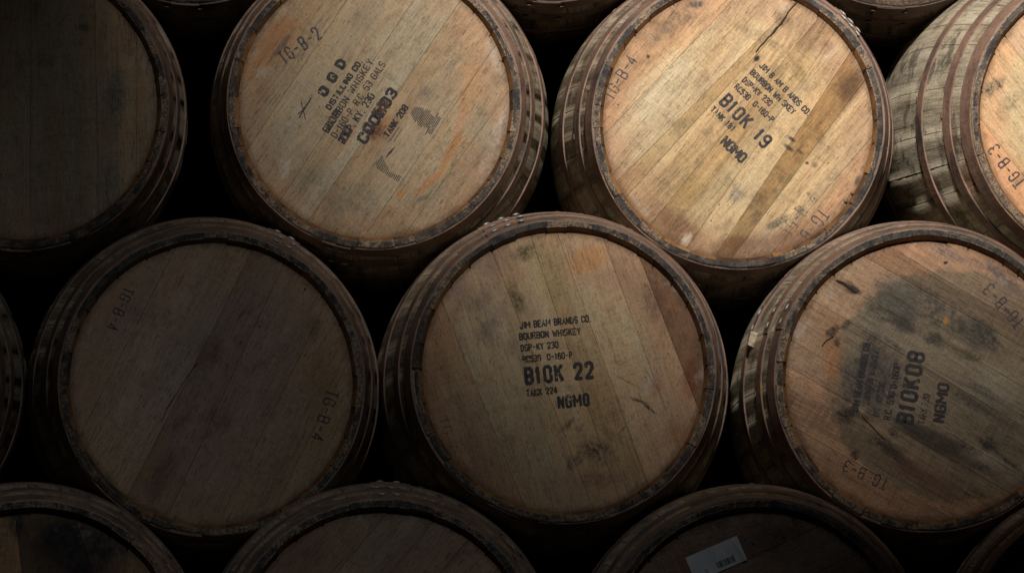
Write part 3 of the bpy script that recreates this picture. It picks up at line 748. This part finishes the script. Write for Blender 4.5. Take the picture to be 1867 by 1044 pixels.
rb_ = random.Random(4)
HB = [(1735+rb_.uniform(-180,110), 700+rb_.uniform(-150,150), rb_.uniform(14,60), rb_.uniform(5,16), 31+rb_.uniform(-10,10), rb_.choice([(.03,.028,.027), (.06,.048,.05), (.36,.31,.24), (.04,.037,.035), (.025,.026,.03)]), rb_.uniform(.6,.95), .8, 1.1, rb_.uniform(26,46), .5) for _ in range(26)]
Hb, fH = make_barrel('right-hand barrel with blackened grey centre, sideways stencil and paired rivets', 1691, 691, 1655, 729, 0., -31,
    [(1560,405,1760,525), (1600,475,1781,580), (1515,502,1566,531), (1534,574,1636,636), (1440,615,1507,655), (1636,780,1789,868), (1470,790,1640,890)],
    [T(.95,.85,.78), T(.72,.64,.58), T(.98,.95,.90), T(1,1,1), T(.92,.90,.86), T(.95,.92,.9), T(1.05,.95,.88), T(1.02,.9,.82)][::-1],
    (.41,.285,.19), [
    (1691,690,-150,150,0, (.40,.255,.165), .6, .9, .5, 12, .1),
    (1742,700,238,218,0, (.225,.18,.13), .82, .05, .16, 26, .05),
    (1700,560,150,60,31, (.07,.063,.055), .75, .9, .9, 20, .6), (1570,700,80,80,31, (.06,.054,.052), .8, .9, .9, 24, .55), (1620,700,60,90,20, (.06,.052,.056), .7, .9, .9, 34, .6),
    *HB, (1625,560,90,34,31, (.05,.045,.04), .8, .8, 1.1, 26, .4), (1785,612,60,26,33, (.045,.042,.042), .85, .8, 1.1, 28, .4), (1590,640,34,60,10, (.05,.045,.045), .75, .8, 1.1, 34, .5), (1820,760,70,40,31, (.10,.085,.07), .6, .9, 1.0, 26, .5), (1660,860,60,16,31, (.10,.06,.05), .6, .8, 1.0, 30, .3),
    (1520,640,26,100,0, (.42,.20,.09), .6, .7, .4, 16, .1),
    (1640,540,70,40,30, (.10,.095,.085), .7, .7, .8, 18, .4),
    (1560,525,20,10,30, (.015,.012,.012), .95, .6, .6, 40, .2), (1545,515,30,14,20, (.04,.03,.025), .7, .8, .7, 40, .4),
    (1530,480,44,26,30, (.45,.34,.22), .5, .7, .5, 20, .1), (1560,470,20,8,30, WHITE, .5, .8, .7, 40, .4),
    (1640,440,90,30,14, (.50,.28,.18), .5, .7, .6, 18, .2), (1740,460,70,16,22, (.12,.11,.14), .6, .8, .8, 24, .4), (1830,500,60,16,42, (.10,.10,.13), .7, .7, .7, 26, .4),
    (1729,474,6,4,-20, (.02,.02,.04), .95, .6, .3, 60, 0),
    (1520,600,18,12,-40, (.03,.03,.03), .85, .7, .8, 50, .3), (1545,588,18,10,-50, (.04,.04,.04), .75, .8, .8, 50, .3), (1528,622,9,14,0, (.03,.03,.03), .8, .8, .7, 50, .3),
    (1600,590,60,30,30, (.12,.11,.095), .5, .9, .9, 30, .6), (1575,690,60,60,0, (.10,.09,.09), .62, .8, .9, 26, .5), (1548,752,30,22,-20, (.02,.018,.02), .9, .7, .7, 50, .3),
    (1610,650,40,34,20, (.09,.075,.085), .6, .8, .9, 34, .5), (1790,590,50,16,30, (.05,.05,.05), .75, .8, .9, 34, .4), (1775,620,44,22,35, (.09,.085,.085), .6, .9, .9, 34, .5), (1712,615,20,16,30, (.03,.03,.028), .85, .7, .7, 46, .35),
    (1745,635,60,12,28, (.14,.12,.07), .7, .8, .5, 20, .2), (1728,582,8,10,0, (.42,.2,.04), .7, .8, .4, 40, 0),
    (1700,800,110,24,30, (.06,.05,.037), .9, .6, .5, 18, .1), (1650,770,40,24,20, (.06,.05,.045), .7, .8, .8, 30, .4), (1760,850,50,18,30, (.12,.09,.07), .6, .8, .7, 24, .3),
    (1455,800,16,70,-30, (.10,.06,.12), .55, .8, .6, 20, .2), (1780,720,60,50,0, (.15,.125,.11), .5, .9, .9, 24, .6), (1820,700,60,60,0, (.33,.29,.22), .4, .9, .8, 16, .3), (1690,870,120,30,30, (.26,.14,.11), .5, .9, .6, 16, .3)],
    lap_deg=156, seed=77, worn=.85, saw=1.0, grainy=.85, rivets=(-.05,.05))
V, F = [], []
for pts, w, d in (([(1572,757),(1586,772),(1598,785),(1612,799)], 2.2, .0008), ([(1500,628),(1508,618),(1521,611)], 2.0, .0010), ([(1563,530),(1556,524),(1540,512),(1528,507)], 3.4, .0012)):
    V, F = stroke(Hb, fH, pts, w, None, '', d)
    mesh_obj('crack', V, [q[::-1] for q in F], M_CRACK, Hb)
def PH(cx, cy): return (1500+cx/4.35, 580+cy/4.35)
for t, a, b, h, m, w in (('B10K08', (722,828), (828,268), 31, M_INK, .19), ('TANK 220', (812,832), (858,600), 12.5, M_FAINT, .17), ('NGMO', (970,815), (1016,520), 21, M_INK, .2), ('R.C. 53G D-160P', (540,800), (628,362), 12.5, M_INK, .16),
                      ('DSP-KY 230', (455,770), (508,500), 12.5, M_FAINT, .18), ('BOURBON WHISKEY', (372,675), (462,250), 13, M_FAINT, .2), ('JIM BEAM BRANDS CO.', (285,725), (392,180), 13, M_INK, .19)):
    lettering(Hb, fH, t, *PH(*a), *PH(*b), h, m, w)
lettering(Hb, fH, 'TG-B-3', 1620,872,1544,836, 21, M_PEN, .1, 'marker_lettering', wob=.04)
lettering(Hb, fH, 'TG-B-3', 1874,580,1813,510, 24, M_PEN, .1, 'marker_lettering', wob=.04)

plain = [(120,120,80,80,0, (.2,.12,.08), .4, .9, .8, 14, .3)]
Z, _ = make_barrel('barrel almost wholly beyond the left edge in the lower full row', -282, 690, -272, 705, 0., 80, [-150,-60,30,120,190], [1., .9, .95], (.33,.25,.18), plain, seed=81)
# ------------------------------------------------ row 0, bottom
G1, fG1 = make_barrel('bottom row barrel in the left corner, its head almost black with upright boards', 58, 1200, 44, 1213, -.3, 80,
    [(-130,950,-110,1100), (-20,910,-10,1044), (24,910,40,1044), (140,960,170,1044)], [T(1.0,.80,.6), T(.5,.45,.42), T(1.1,.95,.8), T(.4,.38,.36), T(.7,.6,.5)][::-1],
    (.32,.22,.14), [(150,1000,120,90,0, (.035,.03,.045), .95, .6, .7, 14, .2), (30,950,20,40,0, (.03,.03,.03), .7, .7, .7, 24, .3), (80,1050,60,60,0, (.25,.17,.11), .5, .8, .6, 14, .2)], seed=91, worn=.6)
G2, fG2 = make_barrel('bottom row barrel between the two writing-free dark heads, slanting boards, second from left', 700, 1198, 690, 1215, -.3, 50,
    [-190,-120,-55,20,90,165], [T(.95,.85,.8), T(1,.95,.9), T(.85,.8,.75), T(1.05,1,.95)], (.30,.22,.165), [(700,1000,90,60,0, (.25,.19,.13), .4, .8, .7, 14, .2), (560,1000,60,60,0, (.27,.15,.12), .5, .8, .6, 14, .3)], seed=101, worn=.6, lap_deg=88)
G3, fG3 = make_barrel('bottom row barrel with a white barcode label stuck on its head', 1383, 1198, 1362, 1217, -.3, 25,
    [-200,-140,-60,25,95,170], [T(.95,.85,.8), T(1,.92,.88), T(.9,.82,.78), T(1.05,.95,.9)], (.30,.21,.155), [(1420,980,90,50,0, (.13,.11,.09), .6, .9, .8, 18, .5), (1230,1000,60,60,0, (.28,.16,.12), .5, .8, .6, 14, .3), (1376,990,5,4,0, INK, .9, .7, .3, 60, 0)], seed=111, worn=.6, saw=1.0, lap_deg=300)
G4, _ = make_barrel('bottom row barrel cut by the right edge, only its side staves in view', 2050, 1200, 2028, 1214, -.3, 40, [-170,-80,20,110,190], [1., .9, .95], (.30,.22,.16), plain, seed=121)
# pale wedge of wood standing up between the hoops of the right-hand barrel
a_ = R(163); V = []
for dy_ in (0, .03):
    for (da, dr_) in ((-.050, -.004), (-.046, .013), (.034, .011), (.042, -.004)):
        r_ = prof(.19) + dr_; V.append((r_*math.cos(a_+da), .19 - HALF + dy_, RB + r_*math.sin(a_+da)))
wd_ = mesh_obj('wooden_wedge', V, [(0,1,2,3), (7,6,5,4), (0,4,5,1), (1,5,6,2), (2,6,7,3), (3,7,4,0)], M_STAVE, Hb); wd_.color = (1.5, 1.5, 1.45, 1)
# the paper label
cx_, cy_, ppm_ = fG3
yl = -HALF + HEAD_Y - .0012
def hp(x, y, d=0.): return ((x-cx_)/ppm_, yl-d, RB+(cy_-y)/ppm_)
o_ = Vector((1251,1015)); ux = Vector((94,-40)).normalized(); vy = Vector((-ux.y, ux.x)); Lw, Lh = 103., 48.
def lp(a, b, d=0.): q = o_ + ux*(a*Lw) + vy*(b*Lh); return hp(q.x, q.y, d)
nx = 8; V = []; F = []
for j in (0, 1):
    for i in range(nx+1): V.append(lp(i/nx, j, .0004 + .0008*math.sin(i*1.9+j)**2 + (.005 if i == nx and j else .002 if i == 0 and not j else 0)))
for i in range(nx): F.append((i, nx+1+i, nx+2+i, i+1))
nv = len(V)
lab = mesh_obj('paper_label', V, F, M_PAPER, G3)
rl = random.Random(9); V = []; F = []; x = .47
while x < .80:
    w = rl.choice((.006, .010, .016)); b = len(V)
    V += [lp(x, .62, .0022), lp(x, .86, .0022), lp(x+w, .86, .0022), lp(x+w, .62, .0022)]; F.append((b, b+1, b+2, b+3)); x += w + rl.choice((.007, .012, .018))
for x in (.24, .27):
    b = len(V); V += [lp(x, .70, .0022), lp(x, .95, .0022), lp(x+.008, .95, .0022), lp(x+.008, .70, .0022)]; F.append((b, b+1, b+2, b+3))
mesh_obj('barcode_print', V, F, flat_mat('barcode_ink', (.05,.05,.05), (.12,.12,.12), 120), lab)
# ------------------------------------------------ row 3, top: only undersides in view
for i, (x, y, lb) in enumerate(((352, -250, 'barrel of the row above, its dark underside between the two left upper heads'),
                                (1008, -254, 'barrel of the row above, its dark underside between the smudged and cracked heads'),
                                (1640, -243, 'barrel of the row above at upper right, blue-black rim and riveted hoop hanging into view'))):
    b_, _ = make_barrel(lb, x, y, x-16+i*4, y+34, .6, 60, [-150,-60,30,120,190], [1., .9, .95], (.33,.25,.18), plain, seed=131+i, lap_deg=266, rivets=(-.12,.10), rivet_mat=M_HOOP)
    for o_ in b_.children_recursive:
        if o_.name.split('.')[0] in ('stave', 'hoop', 'hoop_lap', 'rivet'): o_.color = (.38, .33, .31, 1)  # tinted dark so the shade on these undersides sits in the colour

# ---------------------------------------------------------------- ground under the stack
g, k, out = new_mat('dark_packed_earth')
tc = k.n('ShaderNodeTexCoord'); n1 = k.noise(tc.outputs['Object'], 3, 6, .7)
finish(k, out, k.ramp(n1, [(.3, (.03,.026,.022)), (.7, (.08,.07,.055))]), .95, n1, .6, .02)
gz = -.56
gr = mesh_obj('ground', [(-30,-12,gz), (30,-12,gz), (30,40,gz), (-30,40,gz)], [(0,1,2,3)], g); gr['kind'] = 'structure'

g, k, out = new_mat('shade_black_wall')  # wall added behind the stack, its black standing for shade in the gaps
tc = k.n('ShaderNodeTexCoord'); n1 = k.noise(tc.outputs['Object'], 4, 5, .7)
finish(k, out, k.ramp(n1, [(.3, (.003,.0028,.0025)), (.7, (.007,.006,.005))]), .95, n1, .5, .02)
wl = mesh_obj('back_wall', [(-30,1.75,gz), (30,1.75,gz), (30,1.75,8), (-30,1.75,8), (-30,1.95,gz), (30,1.95,gz), (30,1.95,8), (-30,1.95,8)], [(0,1,2,3), (5,4,7,6), (3,2,6,7), (4,0,3,7), (1,5,6,2)], g); wl['kind'] = 'structure'
